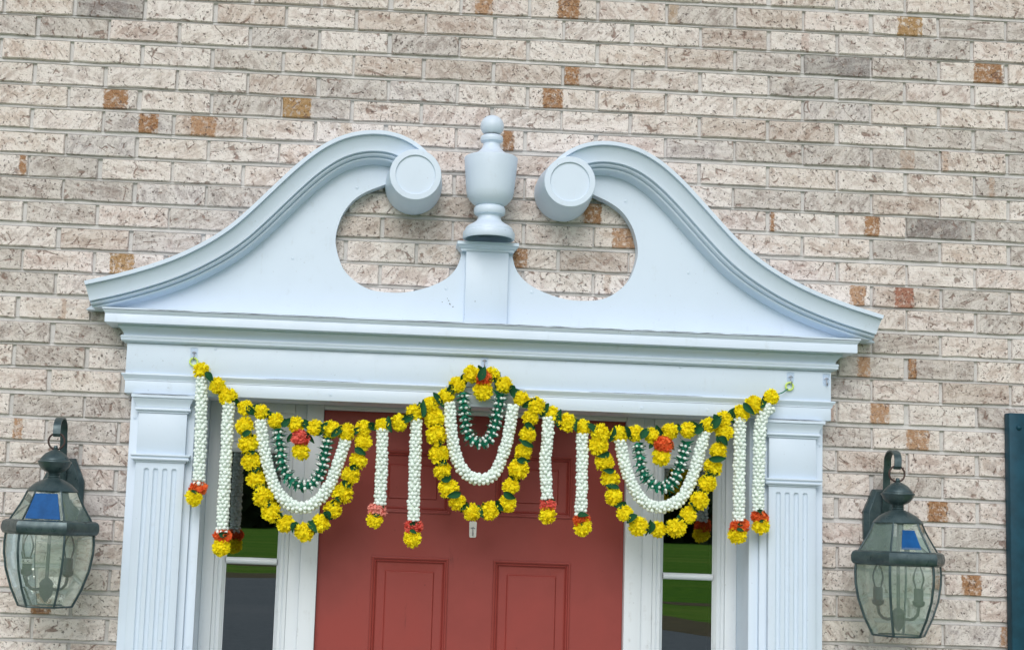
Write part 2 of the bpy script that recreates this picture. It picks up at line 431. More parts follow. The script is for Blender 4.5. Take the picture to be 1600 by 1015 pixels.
# ------------------------------------------------------------------ brick wall
PX, PZ = .2032, .06811
BH, JW = .0578, .0098
Z0, XJ = 3.2787, -1.31
TONES = {'w': (.76, .69, .645), 'p': (.68, .57, .52), 'c': (.70, .60, .53), 'g': (.46, .42, .39), 'd': (.22, .205, .20), 'b': (.52, .42, .355), 's': (.51, .485, .485)}
PCOL = {'o': (.30, .125, .035), 'y': (.36, .20, .06), 't': (.40, .215, .115), 'r': (.32, .105, .07)}
TONE_AT = [(-1.10,3.31,'d'),(-0.70,3.31,'b'),(-0.59,3.24,'g'),(-0.91,3.16,'w'),(-0.60,3.11,'b'),(-0.50,3.04,'g'),(-1.10,2.90,'s'),(-1.21,2.83,'g'),(-1.30,2.76,'g'),(-1.10,2.77,'g'),(-0.90,2.77,'s'),(-0.71,2.77,'g'),(-1.20,2.70,'g'),(-0.80,2.70,'g'),(-0.84,2.63,'g'),(-1.29,2.49,'g'),(-1.35,2.53,'g'),(0.82,3.37,'b'),(1.45,3.38,'g'),(0.82,3.23,'g'),(1.03,3.23,'d'),(1.34,3.31,'g'),(1.13,3.17,'g'),(0.72,3.03,'b'),(0.93,3.03,'b'),(1.34,3.03,'g'),(1.51,3.04,'g'),(0.63,2.97,'s'),(0.83,2.97,'g'),(1.03,2.97,'g'),(1.23,2.97,'g'),(1.51,2.91,'g'),(0.82,2.83,'g'),(1.02,2.83,'g'),(1.34,2.77,'d'),(1.22,2.71,'g'),(1.56,2.70,'g'),(1.44,2.56,'g'),(1.51,2.49,'g'),(1.24,2.43,'g'),(-0.31,3.20,'b'),(-0.13,3.30,'b'),(-0.16,3.28,'b'),(-0.09,3.17,'b'),(0.10,3.17,'b'),(-0.34,3.29,'b'),(-1.18,2.35,'g'),(-1.09,2.34,'g'),(-1.21,2.28,'g'),(-1.22,2.14,'g'),(-1.04,2.14,'g'),(-1.03,2.05,'g'),(1.07,2.16,'g'),(1.10,2.36,'g'),(1.29,2.55,'b'),(0.53,3.30,'w'),(0.78,3.16,'w'),(0.21,3.32,'w'),(-0.39,3.24,'w'),(-0.44,3.32,'w'),(-1.18,2.95,'w'),(0.21,3.24,'w')]
PATCH_AT = [(-1.109,-1.040,3.039,'o'),(-1.004,-0.949,2.968,'o'),(-0.856,-0.783,2.968,'t'),(-1.335,-1.315,2.837,'o'),(-1.061,-0.993,2.572,'y'),(0.159,0.217,3.098,'o'),(0.220,0.263,3.172,'o'),(0.196,0.258,3.371,'o'),(1.208,1.282,3.371,'y'),(1.437,1.521,3.236,'o'),(1.107,1.151,2.768,'o'),(0.981,1.004,2.764,'o'),(0.831,0.842,2.757,'o'),(1.064,1.109,2.561,'t'),(1.195,1.252,2.563,'r'),(1.236,1.258,2.356,'o'),(1.229,1.294,2.157,'t'),(1.288,1.346,1.945,'o'),(1.383,1.440,1.736,'o'),(1.337,1.387,1.606,'r'),(1.495,1.520,1.593,'t'),(-1.215,-1.160,1.590,'o'),(-1.298,-1.273,2.082,'t'),(0.285,0.337,2.767,'o'),(0.082,0.126,2.621,'o'),(0.370,0.443,2.685,'t'),(0.045,0.077,2.971,'o'),(-0.049,0.003,3.364,'t'),(1.123,1.179,2.212,'t'),(1.086,1.123,2.376,'t'),(-0.598,-0.515,3.036,'y')]

wall = thing('brick_wall', 'pale whitewashed brick house wall with grey mortar joints around the doorway', 'wall')
def ped_curve(ax):                      # top of the pediment above |x|, for telling which bricks it hides
    pts = [(0.13, 2.80), (.19, 2.90), (.236, 2.93), (.31, 2.945), (.39, 2.935), (.4954, 2.88), (.5975, 2.78), (.7151, 2.66), (.8339, 2.58), (1.005, 2.51), (1.105, 2.483)]
    if ax < .07: return 2.65
    if ax < pts[0][0] or ax > 1.105: return 0
    for (a, za), (b2, zb) in zip(pts, pts[1:]):
        if a <= ax <= b2: return za + (zb - za) * (ax - a) / (b2 - a)
    return 0
def hidden(x, z):
    ax = abs(x - .004)
    if z < 2.41: return ax < .97 or (z > 2.37 and ax < 1.05)
    if ((ax - .243) / .18) ** 2 + ((z - 2.655) / .155) ** 2 < 1: return False
    return z < ped_curve(ax)
def project(p):
    d = Vector(p) - CAM; w = d.dot(_f)
    return 662.85 + 2350 * d.dot(_r) / w, 512.89 - 2350 * d.dot(_u) / w
rb = random.Random(3)
def brick_geo(x0, x1, z0, z1, tone, pcol, patch, seed):
    L, H = x1 - x0, z1 - z0; cx, cz = (x0 + x1) / 2, (z0 + z1) / 2
    j = lambda a: rb.uniform(-a, a)
    yo = j(.0016); tx, tz = j(.010), j(.02)
    us = [-.5, -.17, .17, .5]
    out = [(u * L + (j(.001) if abs(u) == .5 else j(.02)), H / 2 + j(.0011)) for u in us]
    out.append((L / 2 + j(.0012), j(.01)))
    out += [(u * L + (j(.001) if abs(u) == .5 else j(.02)), -H / 2 + j(.0016)) for u in us[::-1]]
    out.append((-L / 2 + j(.0012), j(.01)))
    vs, n = [], len(out); buv = []
    for k in range(3):
        for (x, z) in out:
            ins = (0, 0, 1)[k] * rb.uniform(.0012, .0032)
            xx = x - math.copysign(min(ins, abs(x)), x) if abs(x) > L * .4 else x
            zz = z - math.copysign(ins, z) if abs(z) > H * .3 else z
            y = (.036, .0035 + yo, yo + xx * tx + zz * tz + j(.0006))[k]
            vs.append((xx, y, zz)); buv.append((xx / L + .5, zz / H + .5, seed))
    fs = [tuple(2 * n + i for i in range(n))]
    for k in range(2):
        fs += [(k * n + i, (k + 1) * n + i, (k + 1) * n + (i + 1) % n, k * n + (i + 1) % n) for i in range(n)]
    return dict(c=(cx, cz), v=vs, f=fs, buv=buv, tone=tone, pcol=pcol, patch=patch)
cand, mort = [], MB()
JIT = {}
for c in range(-16, 48):
    zb = Z0 - c * PZ + .002 * math.sin(c * 1.7); zt = zb + BH
    ofs = 0 if c % 2 else PX / 2
    for k in range(-7, 22):
        x0 = XJ + ofs + k * PX + JW / 2 + rb.uniform(-.002, .002); x1 = x0 + PX - JW + rb.uniform(-.0025, .0025)
        if x1 < -2.35 or x0 > 2.6: continue
        if zt < 2.3:
            if max(abs(x0), abs(x1)) < .94: continue
            if x0 < -.86 < x1: x1 = -.86
            if x0 < .86 < x1: x0 = .86
            if x1 - x0 < .03: continue
        r = rb.random()
        key = 'w' if r < .34 else 'c' if r < .60 else 'p' if r < .77 else 'g' if r < .87 else 'b' if r < .96 else 's'
        for tx_, tz_, tk in TONE_AT:
            if x0 - .005 <= tx_ <= x1 + .005 and zb - .005 <= tz_ <= zt + .005: key = tk
        kf = rb.uniform(.90, 1.08); kw = rb.uniform(-.02, .02); tone = [TONES[key][0] * kf * (1 + kw), TONES[key][1] * kf, TONES[key][2] * kf * (1 - kw)]
        patch, pcol = (2.0, 3.0, 0.0), (0, 0, 0)
        for a, b_, z_, pk in PATCH_AT:
            if x0 - .01 <= (a + b_) / 2 <= x1 + .01 and zb - .005 <= z_ <= zt + .005:
                patch = ((a - x0) / (x1 - x0), (b_ - x0) / (x1 - x0), .95); pcol = PCOL[pk]
        mx = (x0 + x1) / 2
        if patch[2] == 0 and rb.random() < .03:
            a = rb.uniform(0, .8); patch = (a, a + rb.uniform(.05, .22), rb.uniform(.3, .6)); pcol = PCOL[rb.choice('otyr')]
        d = brick_geo(x0, x1, zb, zt, tone, pcol, patch, rb.random())
        vis = 0
        for i in range(8):
            for q in (.25, .75):
                x, z = x0 + (x1 - x0) * (i + .5) / 8, zb + BH * q
                u, v = project((x, 0, z))
                if 0 <= u <= 1600 and 0 <= v <= 1015 and not hidden(x, z): vis += (x1 - x0)
        d['vis'] = vis + (.001 * (5 - z))
        cand.append(d)
cand.sort(key=lambda d: -d['vis'])
def set_attr(me, recs):
    n = len(me.vertices); tone, pcol, pat, buv = [], [], [], []
    for d in recs:
        k = len(d['v']); tone += [*d['tone'], 1] * k; pcol += [*d['pcol'], 1] * k; pat += list(d['patch']) * k
        for b_ in d['buv']: buv += b_
    for nm, ty, data, fld in (('tone', 'FLOAT_COLOR', tone, 'color'), ('pcol', 'FLOAT_COLOR', pcol, 'color'), ('patch', 'FLOAT_VECTOR', pat, 'vector'), ('buv', 'FLOAT_VECTOR', buv, 'vector')):
        me.attributes.new(nm, ty, 'POINT').data.foreach_set(fld, data)
for d in cand[:300]:
    me = bpy.data.meshes.new('brick'); me.from_pydata(d['v'], [], d['f']); me.materials.append(BRICK); set_attr(me, [d])
    o = bpy.data.objects.new('brick', me); COL.objects.link(o); o.parent = wall; o.location = (d['c'][0], 0, d['c'][1])
rest = cand[300:]; vs, fs = [], []
for d in rest:
    o = len(vs); vs += [(x + d['c'][0], y, z + d['c'][1]) for x, y, z in d['v']]; fs += [tuple(i + o for i in f) for f in d['f']]
me = bpy.data.meshes.new('brickwork'); me.from_pydata(vs, [], fs); me.materials.append(BRICK); set_attr(me, rest)
o = bpy.data.objects.new('brickwork', me); COL.objects.link(o); o.parent = wall; tag(o, kind='stuff')
# mortar: head joints lie back, bed joints slope out to the brick below
for (a, b_, lo, hi) in ((-2.35, -.85, 0, 2.26), (.85, 2.6, 0, 2.26), (-2.35, 2.6, 2.26, 4.45)):
    mort.box(a, b_, .0085, .16, lo, hi)
for c in range(-16, 48):
    zt = Z0 - c * PZ + .002 * math.sin(c * 1.7) + .001          # bottom of the bricks above
    zl = Z0 - (c + 1) * PZ + .002 * math.sin((c + 1) * 1.7) + BH - .0015
    for (a, b_) in (((-2.35, -.86), (.86, 2.6)) if zt < 2.28 else ((-2.35, 2.6),)):
        n = int((b_ - a) / .05); rows = [[], [], [], [], [], []]
        for i in range(n + 1):
            x = a + (b_ - a) * i / n; w = mnoise.noise(Vector((x * 9, c * 3.1, 0))) * .0016; w2 = mnoise.noise(Vector((x * 14, c * 3.1, 5))) * .0012
            for rr, (yy, zz) in zip(rows, ((.028, zt + .004), (.0060 + w, zt + .0004), (.0190 + w, zt - .0022), (.0190 + w, zt - .0046), (.0002 + w * .7, zl + .0022 + w2), (.010, zl - .003))): rr.append((x, yy, zz))
        mort.grid(rows)
mo = mort.build('mortar', MORTAR, wall)

# ------------------------------------------------------------------ door surround
S = thing('door_surround', 'white painted wooden door surround with fluted pilasters and broken scroll pediment', 'door surround', (0, 0, .135))
# cornice: lip, groove, corona, soffit, cove and bead, mitred round the ends
cove = [(.093 - .014 * math.sin(t * math.pi / 2) if False else .0795 + .0135 * (1 - math.sin(t * math.pi / 2)) ** 1.0, 2.3665 - .0195 * t) for t in [i / 6 for i in range(7)]]
prof = [(0, 2.4140), (.134, 2.4140), (.134, 2.4098), (.118, 2.4096), (.118, 2.4084), (.1325, 2.4082), (.1315, 2.4055), (.1285, 2.4030), (.1275, 2.3995), (.1255, 2.3990), (.1265, 2.3975), (.1265, 2.3745), (.1235, 2.3735), (.0945, 2.3735), (.0945, 2.3675)] \
    + cove + [(.0855, 2.3455), (.0870, 2.3425), (.0866, 2.3390), (.0850, 2.3370), (.0860, 2.3355), (.0855, 2.3315), (.0815, 2.3285), (.0765, 2.3275), (.0765, 2.3262), (.0, 2.3262)]
MB().ring_u(prof, .917).build('cornice', WHITE, S, 40)
MB().box(-.987, .987, -.070, -.001, 2.2415, 2.3258, .0012).build('frieze', WHITE, S, 30)
MB().ring_u([(0, 2.2412), (.079, 2.2412), (.080, 2.2385), (.078, 2.2345), (.0745, 2.2315), (.0735, 2.2265), (.0725, 2.2255), (.0725, 2.2225), (0, 2.2225)], .917).build('architrave_cap', WHITE, S, 40)
MB().box(-.9865, .9865, -.0715, -.001, 2.1865, 2.2222, .0015).build('architrave', WHITE, S, 30)
MB().box(-.795, .795, -.0008, .165, 2.1870, 2.235).build('head_soffit', WHITE_JAMB, S)
# pilasters
def flute_board(xa, xb, s):
    xs = []; cs = [s * t for t in (.9125, .8873, .8622, .8370)]; r = .0072
    lo, hi = min(xa, xb), max(xa, xb)
    xs = [lo, lo + .002]
    for c_ in sorted(cs): xs += [c_ + r * math.sin((k / 8 - .5) * math.pi) * 1.0 for k in range(9)]
    xs += [hi - .002, hi]
    zt = 1.9755; zs = [.14, .6, 1.1, 1.5, 1.8, zt] + [zt + r * math.sin(k / 6 * math.pi / 2) for k in range(1, 7)] + [1.9985]
    rows = []
    for z in zs:
        row = []
        for i, x in enumerate(xs):
            y = -.0755 if 0 < i < len(xs) - 1 else -.0745
            for c_ in cs:
                h = r * r - (x - c_) ** 2 - max(0, z - zt) ** 2
                if h > 0: y += math.sqrt(h) * .85
            row.append((x, y, z))
        rows.append(row)
    m = MB().grid(rows)
    m.grid([[(lo, -.0745, z), (lo, -.05, z)] for z in zs]); m.grid([[(hi, -.0745, z), (hi, -.05, z)] for z in zs])
    return m
for s in (-1, 1):
    P = group_empty('pilaster', S)
    X = lambda a, b_: (min(s * a, s * b_), max(s * a, s * b_))
    MB().box(*X(.7905, .968), -.0545, .02, .14, 2.1863, .0015).build('backing_board', WHITE, P, 30)
    MB().box(*X(.7635, .7902), -.0430, .16, .14, 2.1863, .0015).build('inner_casing', WHITE, P, 30)
    flute_board(s * .810, s * .943, s).build('fluted_shaft', WHITE, P, 35)
    MB().box(*X(.810, .943), -.0752, -.05, 2.0215, 2.1335, .001).build('necking', WHITE, P, 30)
    def capring(prof, base0, base1, name):
        rows = []
        for d, z in prof:
            a, b_ = base0 - d, base1 + d; x0, x1 = X(a, b_)
            rows.append([(x0, -.05, z), (x0, -.0755 - d, z), (x1, -.0755 - d, z), (x1, -.05, z)])
        MB().grid(rows, flip=True).build(name, WHITE, P, 40)
    cv = [(.0155 - .009 * math.sin(t * math.pi / 2) , 2.1725 - .0235 * t) for t in [i / 6 for i in range(7)]]
    capring([(0, 2.1838), (.0200, 2.1838), (.0200, 2.1752), (.0180, 2.1742), (.0155, 2.1728)] + cv + [(.0055, 2.1485), (.0085, 2.1475), (.0100, 2.1448), (.0095, 2.1415), (.0070, 2.1395), (.0035, 2.1388), (.0030, 2.1345), (0, 2.1340), (-.004, 2.1340)], .810, .943, 'capital')
    capring([(-.004, 2.0215), (.0140, 2.0210), (.0145, 2.0175), (.0110, 2.0130), (.0095, 2.0120), (.0120, 2.0105), (.0125, 2.0075), (.0105, 2.0045), (.0040, 2.0030), (.0030, 1.9990), (-.004, 1.9988)], .810, .943, 'astragal')
    MB().box(*X(.785, .975), -.088, -.0, .136, .33, .003).build('plinth', WHITE, P, 30)
# pediment (the whole pediment stands 6 mm right of the doorway's centre)
DX = .006
OUT = [(-1.1075, 2.4840), (-1.0049, 2.5125), (-0.9055, 2.5475), (-0.8339, 2.5810), (-0.7659, 2.6215), (-0.7151, 2.6600), (-0.6783, 2.6955), (-0.6482, 2.7270), (-0.5975, 2.7815), (-0.5467, 2.8345), (-0.4954, 2.8810), (-0.4433, 2.9160), (-0.3906, 2.9375), (-0.3372, 2.9465), (-0.2834, 2.9450), (-0.2362, 2.9310), (-0.1952, 2.9060), (-0.1600, 2.8700), (-0.1430, 2.8300)]
path = catmull([(x - .004, z) for x, z in OUT], .007)
for _ in range(30):
    path = [path[0]] + [path[i] * .5 + (path[i - 1] + path[i + 1]) * .25 for i in range(1, len(path) - 1)] + [path[-1]]
cyma = [(.0130 + .0400 * t, .106 + .014 * (1 - t) ** 1.6) for t in [i / 8 for i in range(9)]]
def bead(n0, n1, d0, h): return [(n0 + (n1 - n0) * k / 5, d0 + h * math.sin(math.pi * k / 5)) for k in range(6)]
MPROF = [(0, .0), (0, .130), (.0105, .130), (.0120, .1190)] + cyma + [(.0542, .0930)] + bead(.0547, .0635, .0920, .0038) + [(.0640, .0800)] + bead(.0645, .0725, .0790, .0034) + [(.0732, .0600), (.0785, .0470), (.0790, .030)]
RC, RZ = .2155, 2.8170
for s in (-1, 1):
    rows = []
    for i, p in enumerate(path):
        t = (path[min(i + 1, len(path) - 1)] - path[max(i - 1, 0)]).normalized(); nrm = Vector((t.y, -t.x, 0))
        rows.append([(s * -(-(p.x + nrm.x * n_)) * (1 if s < 0 else -1) * (1 if s < 0 else 1) if False else (p.x + nrm.x * n_) * (1 if s < 0 else -1) + DX, -d_, max(p.y + nrm.y * n_, 2.4185)) for n_, d_ in MPROF])
    m = MB().grid(rows, flip=(s > 0)); m.add(rows[0], [tuple(range(len(MPROF)))])
    mo = m.build('scroll_moulding', WHITE, S, 38)
    c = (s * RC + DX, 0, RZ)
    prof = [(.0815, 0.001), (.0815, .035), (.0722, .156), (.0715, .160), (.0705, .1610), (.0560, .1612), (.0548, .1600), (.0545, .1560), (.0, .1560)]
    n = 56; rows = [[(c[0] + r * math.cos(2 * math.pi * k / n), -d, c[2] + r * math.sin(2 * math.pi * k / n)) for k in range(n)] for r, d in prof]
    MB().grid(rows, True).build('rosette', WHITE, mo, 35)
HOLE = [(-0.290, 2.8150), (-0.3490, 2.7890), (-0.3860, 2.7620), (-0.4120, 2.7250), (-0.4250, 2.6900), (-0.4310, 2.6580), (-0.4295, 2.6300), (-0.4190, 2.5930), (-0.4020, 2.5590), (-0.3640, 2.5250), (-0.3200, 2.5060), (-0.2560, 2.5020), (-0.2050, 2.5090), (-0.1520, 2.5270), (-0.1120, 2.5500), (-0.0860, 2.5800), (-0.0745, 2.6120), (-0.0720, 2.6290)]
hole = [(p.x, p.y) for p in catmull(HOLE, .012)]
inner = []
for i, p in enumerate(path):
    t = (path[min(i + 1, len(path) - 1)] - path[max(i - 1, 0)]).normalized(); q = p + Vector((t.y, -t.x, 0)) * .052
    if q.y > 2.4175 and q.x < -.25: inner.append((q.x, q.y))
left = [(inner[0][0] - .02, 2.4175)] + inner + [(-.215, 2.846), (-.215, 2.800)] + hole
outline = left + [(-x, z) for x, z in left[::-1]]
MB().prism([(x + DX, z) for x, z in outline], -.040, -.001).build('tympanum', WHITE, S)
PD = group_empty('pedestal', S)
MB().box(DX - .0600, DX + .0600, -.0585, -.0395, 2.4205, 2.6270, .0008).build('pedestal_face', WHITE, PD, 30)
rows = []
for d, z in [(-.03, 2.6525), (.0155, 2.6525), (.0155, 2.6440), (.0125, 2.6425), (.0100, 2.6385), (.0060, 2.6345), (.0040, 2.6335), (.0030, 2.6272), (-.03, 2.6272)]:
    w = .0715 + d; rows.append([(DX - w, -.001, z), (DX - w, -.0590 - d, z), (DX + w, -.0590 - d, z), (DX + w, -.001, z)])
MB().grid(rows, flip=True).build('pedestal_cap', WHITE, PD, 40)
# urn finial, leaning a little, a dark gap under its foot
FY = -.0800; fz = 2.6585; k_ = 1 / 2590
fp = [(0.0, 915), (160, 920), (172, 964), (186, 965), (190, 958), (190, 925), (186, 912), (176, 905), (174, 893), (168, 880), (150, 866), (118, 848), (96, 832), (86, 815), (84, 800), (90, 787), (108, 782), (115, 770), (116, 752), (113, 733), (104, 722), (98, 718), (108, 712), (128, 700), (150, 676), (166, 650), (175, 610), (182, 540), (190, 450), (197, 366), (196, 360), (188, 354), (150, 342), (120, 330), (96, 312), (74, 290), (63, 268), (60, 250), (66, 243), (80, 235), (84, 222), (84, 210), (80, 198), (70, 192), (66, 188)]
fin = MB().lathe([(r * k_, fz + (965 - y) * k_) for r, y in fp], (DX, FY, 0), 40, cap=False).build('finial', WHITE, S, 32)
ballp = [(87 * math.sin(t) * k_, fz + (965 - 117 + 84 * math.cos(math.pi - t) * 1.0 * -1) * k_) for t in [math.pi - .5 - (math.pi - .5) * i / 14 for i in range(15)]]
ballp = [(87 * math.sin(a) * k_, fz + (848 - 82 * math.cos(a)) * k_) for a in [.6 + (math.pi - .6) * i / 14 for i in range(15)]]
MB().lathe(ballp, (DX, FY, 0), 32, cap=False).build('finial_ball', WHITE, fin, 60)
# plugged screw heads and chips in the paint
def plug(x, d, z):
    n = 16; rows = []
    for r, o_ in ((.0052, 0), (.0052, .0007), (.0046, .0009), (.0043, .0003), (.0038, .0006), (0.0001, .0007)):
        rows.append([(x + r * math.cos(2 * math.pi * k / n), -d - o_, z + r * math.sin(2 * math.pi * k / n)) for k in range(n)])
    MB().grid(rows, True).build('screw_plug', WHITE, S, 30)
for x, z in ((-.544, 2.588), (-.371, 2.80), (.400, 2.796), (.137, 2.521), (.584, 2.596), (-.107, 2.521)): plug(x, .040, z)
for x, z in ((.558, 2.322), (-.743, 2.319)): plug(x, .070, z)
for x, z in ((-.42, 2.2045), (.451, 2.202), (.637, 2.204)): plug(x, .0715, z)
for x, z in ((-.956, 2.120), (-.778, 1.505), (.960, 2.119)): plug(x, .0545 if abs(x) > .79 else .043, z)
def chip(x, d, z, sx, sz, a):
    n = 7; pts = []
    for k in range(n):
        t = 2 * math.pi * k / n; r = random.uniform(.5, 1.1); ex, ez = sx * r * math.cos(t), sz * r * math.sin(t)
        pts.append((x + ex * math.cos(a) - ez * math.sin(a), z + ex * math.sin(a) + ez * math.cos(a)))
    MB().prism(pts, -d - .0006, -d + .001).build('paint_chip', CHIP, S)
for x, z, sx, sz, a in ((-.1165, 2.4807, .002, .001, .3), (-.099, 2.486, .003, .001, -.5), (-.0945, 2.476, .0035, .0016, -.8), (-.086, 2.469, .0035, .0018, .5), (-.102, 2.492, .002, .0008, .2)): chip(x, .04, z, sx, sz, a)
chip(-.025, .0585, 2.484, .001, .002, 0)
chip(DX - .06 + .055, .0585, 2.4203, .05, .0012, 0)

rk = random.Random(9)
def crack(x0, x1, d, z, th):
    n = max(3, int((x1 - x0) / .012)); up, dn = [], []
    for i in range(n + 1):
        x = x0 + (x1 - x0) * i / n; e = max(0.0, math.sin(math.pi * i / n)) ** .4; zz = z + rk.uniform(-.0003, .0003)
        up.append((x, zz + th * e * rk.uniform(.4, 1))); dn.append((x, zz - th * e * rk.uniform(.2, .8) - 1e-5))
    MB().prism(up + dn[::-1], -d - .0004, -d + .001).build('paint_crack', CHIP, S)
x = -.93
while x < .92:
    w_ = rk.uniform(.05, .22)
    if rk.random() < .82: crack(x, min(x + w_, .93), .134, 2.4118, .0010)
    x += w_ + rk.uniform(.0, .04)
for a_, b_ in ((-.955, -.80), (.80, .955)): crack(a_, b_, .0955, 2.1826, .0009)
for a_, b_ in ((-.60, -.34), (-.10, .12), (.30, .62)): crack(a_, b_, .080, 2.2402, .0006)

# ------------------------------------------------------------------ front door, frame and sidelights
FRONT = .085                                   # front of the frame, behind the brick face
FR = thing('door_casing', 'white casing posts and head around the red front door', 'door casing', (0, .1, .135))
DT = 2.1745
for s in (-1, 1):
    X = lambda a, b_: (min(s * a, s * b_), max(s * a, s * b_))
    MB().box(*X(.4385, .4870), FRONT, .18, .135, 2.1868, .002).build('door_post', WHITE_JAMB, FR, 30)
    MB().box(*X(.4872, .5210), FRONT + .012, .18, .135, 2.1868, .0015).build('mullion_board', WHITE_JAMB, FR, 30)
MB().box(-.4380, .4380, FRONT + .001, .18, DT, 2.1866, .002).build('door_head', WHITE_JAMB, FR, 30)
DR = thing('front_door', 'red painted panelled front door behind the hanging flower garland', 'door', (0, .1, .137))
DY, DB, dtop = .107, .150, 2.1735
px_ = ((-.2850, -.0640), (.0640, .2870)); pz_ = ((1.8880, 2.0670), (1.0600, 1.7640), (.3350, .9000))
m = MB()
xs = [-.4375, -.2850, -.0640, .0640, .2870, .4375]; zs = [.139, .335, .900, 1.060, 1.764, 1.888, 2.067, dtop]
for i in range(5):
    for j_ in range(7):
        if i in (1, 3) and j_ in (1, 3, 5): continue
        m.box(xs[i], xs[i + 1], DY, DB, zs[j_], zs[j_ + 1])
bm = bmesh.new(); me_ = bpy.data.meshes.new('tmp'); me_.from_pydata(m.v, [], m.f); bm.from_mesh(me_); bpy.data.meshes.remove(me_)
bmesh.ops.remove_doubles(bm, verts=bm.verts[:], dist=1e-5)
seen = {}
for f in bm.faces: seen.setdefault(tuple(sorted(v.index for v in f.verts)), []).append(f)
bmesh.ops.delete(bm, geom=[f for fl in seen.values() if len(fl) > 1 for f in fl], context='FACES')
MB().bm(bm).build('door_slab', DOOR, DR)
for xa, xb in px_:
    for za, zb in pz_:
        rows = []
        for ins, y in ((0, .004), (0.0005, -.0030), (.0035, -.0048), (.0065, -.0035), (.0085, .0015), (.0105, .0022), (.0130, .0005), (.0155, .0060), (.0180, .0078), (.0400, .0085), (.0425, .0050), (.0440, .0042), (.0455, .0044)):
            a, b_, c, d = xa + ins, xb - ins, za + ins, zb - ins
            rows.append([(a, DY + y, c), (b_, DY + y, c), (b_, DY + y, d), (a, DY + y, d)])
        mm = MB().grid(rows, True); mm.add(rows[-1], [(0, 1, 2, 3)]); mm.build('door_panel', DOOR, DR)

def sidelight(s, label):
    T = thing('sidelight_window', label, 'window', (s * .62, .1, .135), 'sidelight windows beside the door')
    X = lambda a, b_: (min(s * a, s * b_), max(s * a, s * b_))
    f0 = FRONT + .004
    MB().box(*X(.7300, .7632), f0, .18, .135, 2.1866, .0015).build('outer_jamb', WHITE_JAMB, T, 30)
    MB().box(*X(.5213, .7297), f0 + .002, .18, 2.1600, 2.1866, .0015).build('head_rail', WHITE_JAMB, T, 30)
    MB().box(*X(.5215, .7295), f0 + .010, .17, 2.0850, 2.1597, .001).build('head_panel', WHITE_JAMB, T, 30)
    # sash: stepped border round the glass
    x0, x1 = X(.5214, .7296)
    z0, z1 = .60, 2.0847
    rows = []
    for ins, y in ((0, .06), (0, .008), (.0015, .0065), (.0100, .0065), (.0115, .0095), (.0135, .0105), (.0145, .0080), (.0220, .0080), (.0235, .0100), (.0270, .0125), (.0310, .0210), (.0325, .0215), (.0325, .06)):
        t = ins + (.0075 if ins > .02 else 0)
        rows.append([(x0 + ins, f0 + y, z0 + t), (x1 - ins, f0 + y, z0 + t), (x1 - ins, f0 + y, z1 - t), (x0 + ins, f0 + y, z1 - t)])
    MB().grid(rows, True).build('sash', WHITE_JAMB, T, 30)
    gx0, gx1 = x0 + .0322, x1 - .0322
    zm = (1.7275, 1.7465)
    def munt(za, zb, nm='muntin'):
        h = (zb - za) / 2; zc = (za + zb) / 2
        rows = [[(x, f0 + .024 - .014 * max(0, math.cos(t)) ** .8, zc + h * math.sin(t)) for x in (gx0, gx1)] for t in [-math.pi / 2 + math.pi * k / 8 for k in range(9)]]
        MB().grid(rows).build(nm, WHITE_JAMB, T, 60)
    munt(*zm); munt(1.396, 1.415); munt(1.064, 1.083)
    for za, zb in ((1.7470, 2.0450), (1.4150, 1.7270), (1.0830, 1.3960), (.64, 1.0640)):
        MB().box(gx0 - .002, gx1 + .002, f0 + .022, f0 + .026, za - .003, zb + .003).build('pane', WINGLASS, T)
    MB().box(*X(.5215, .7295), f0 + .008, .17, .139, .598, .001).build('lower_panel', WHITE_JAMB, T, 30)
sidelight(-1, 'narrow white sidelight window mirroring a grey driveway, on the left of the door')
sidelight(1, 'narrow white sidelight window mirroring green lawn, on the right of the door')
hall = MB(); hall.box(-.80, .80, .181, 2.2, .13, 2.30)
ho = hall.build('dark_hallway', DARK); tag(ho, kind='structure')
ho.data.flip_normals()

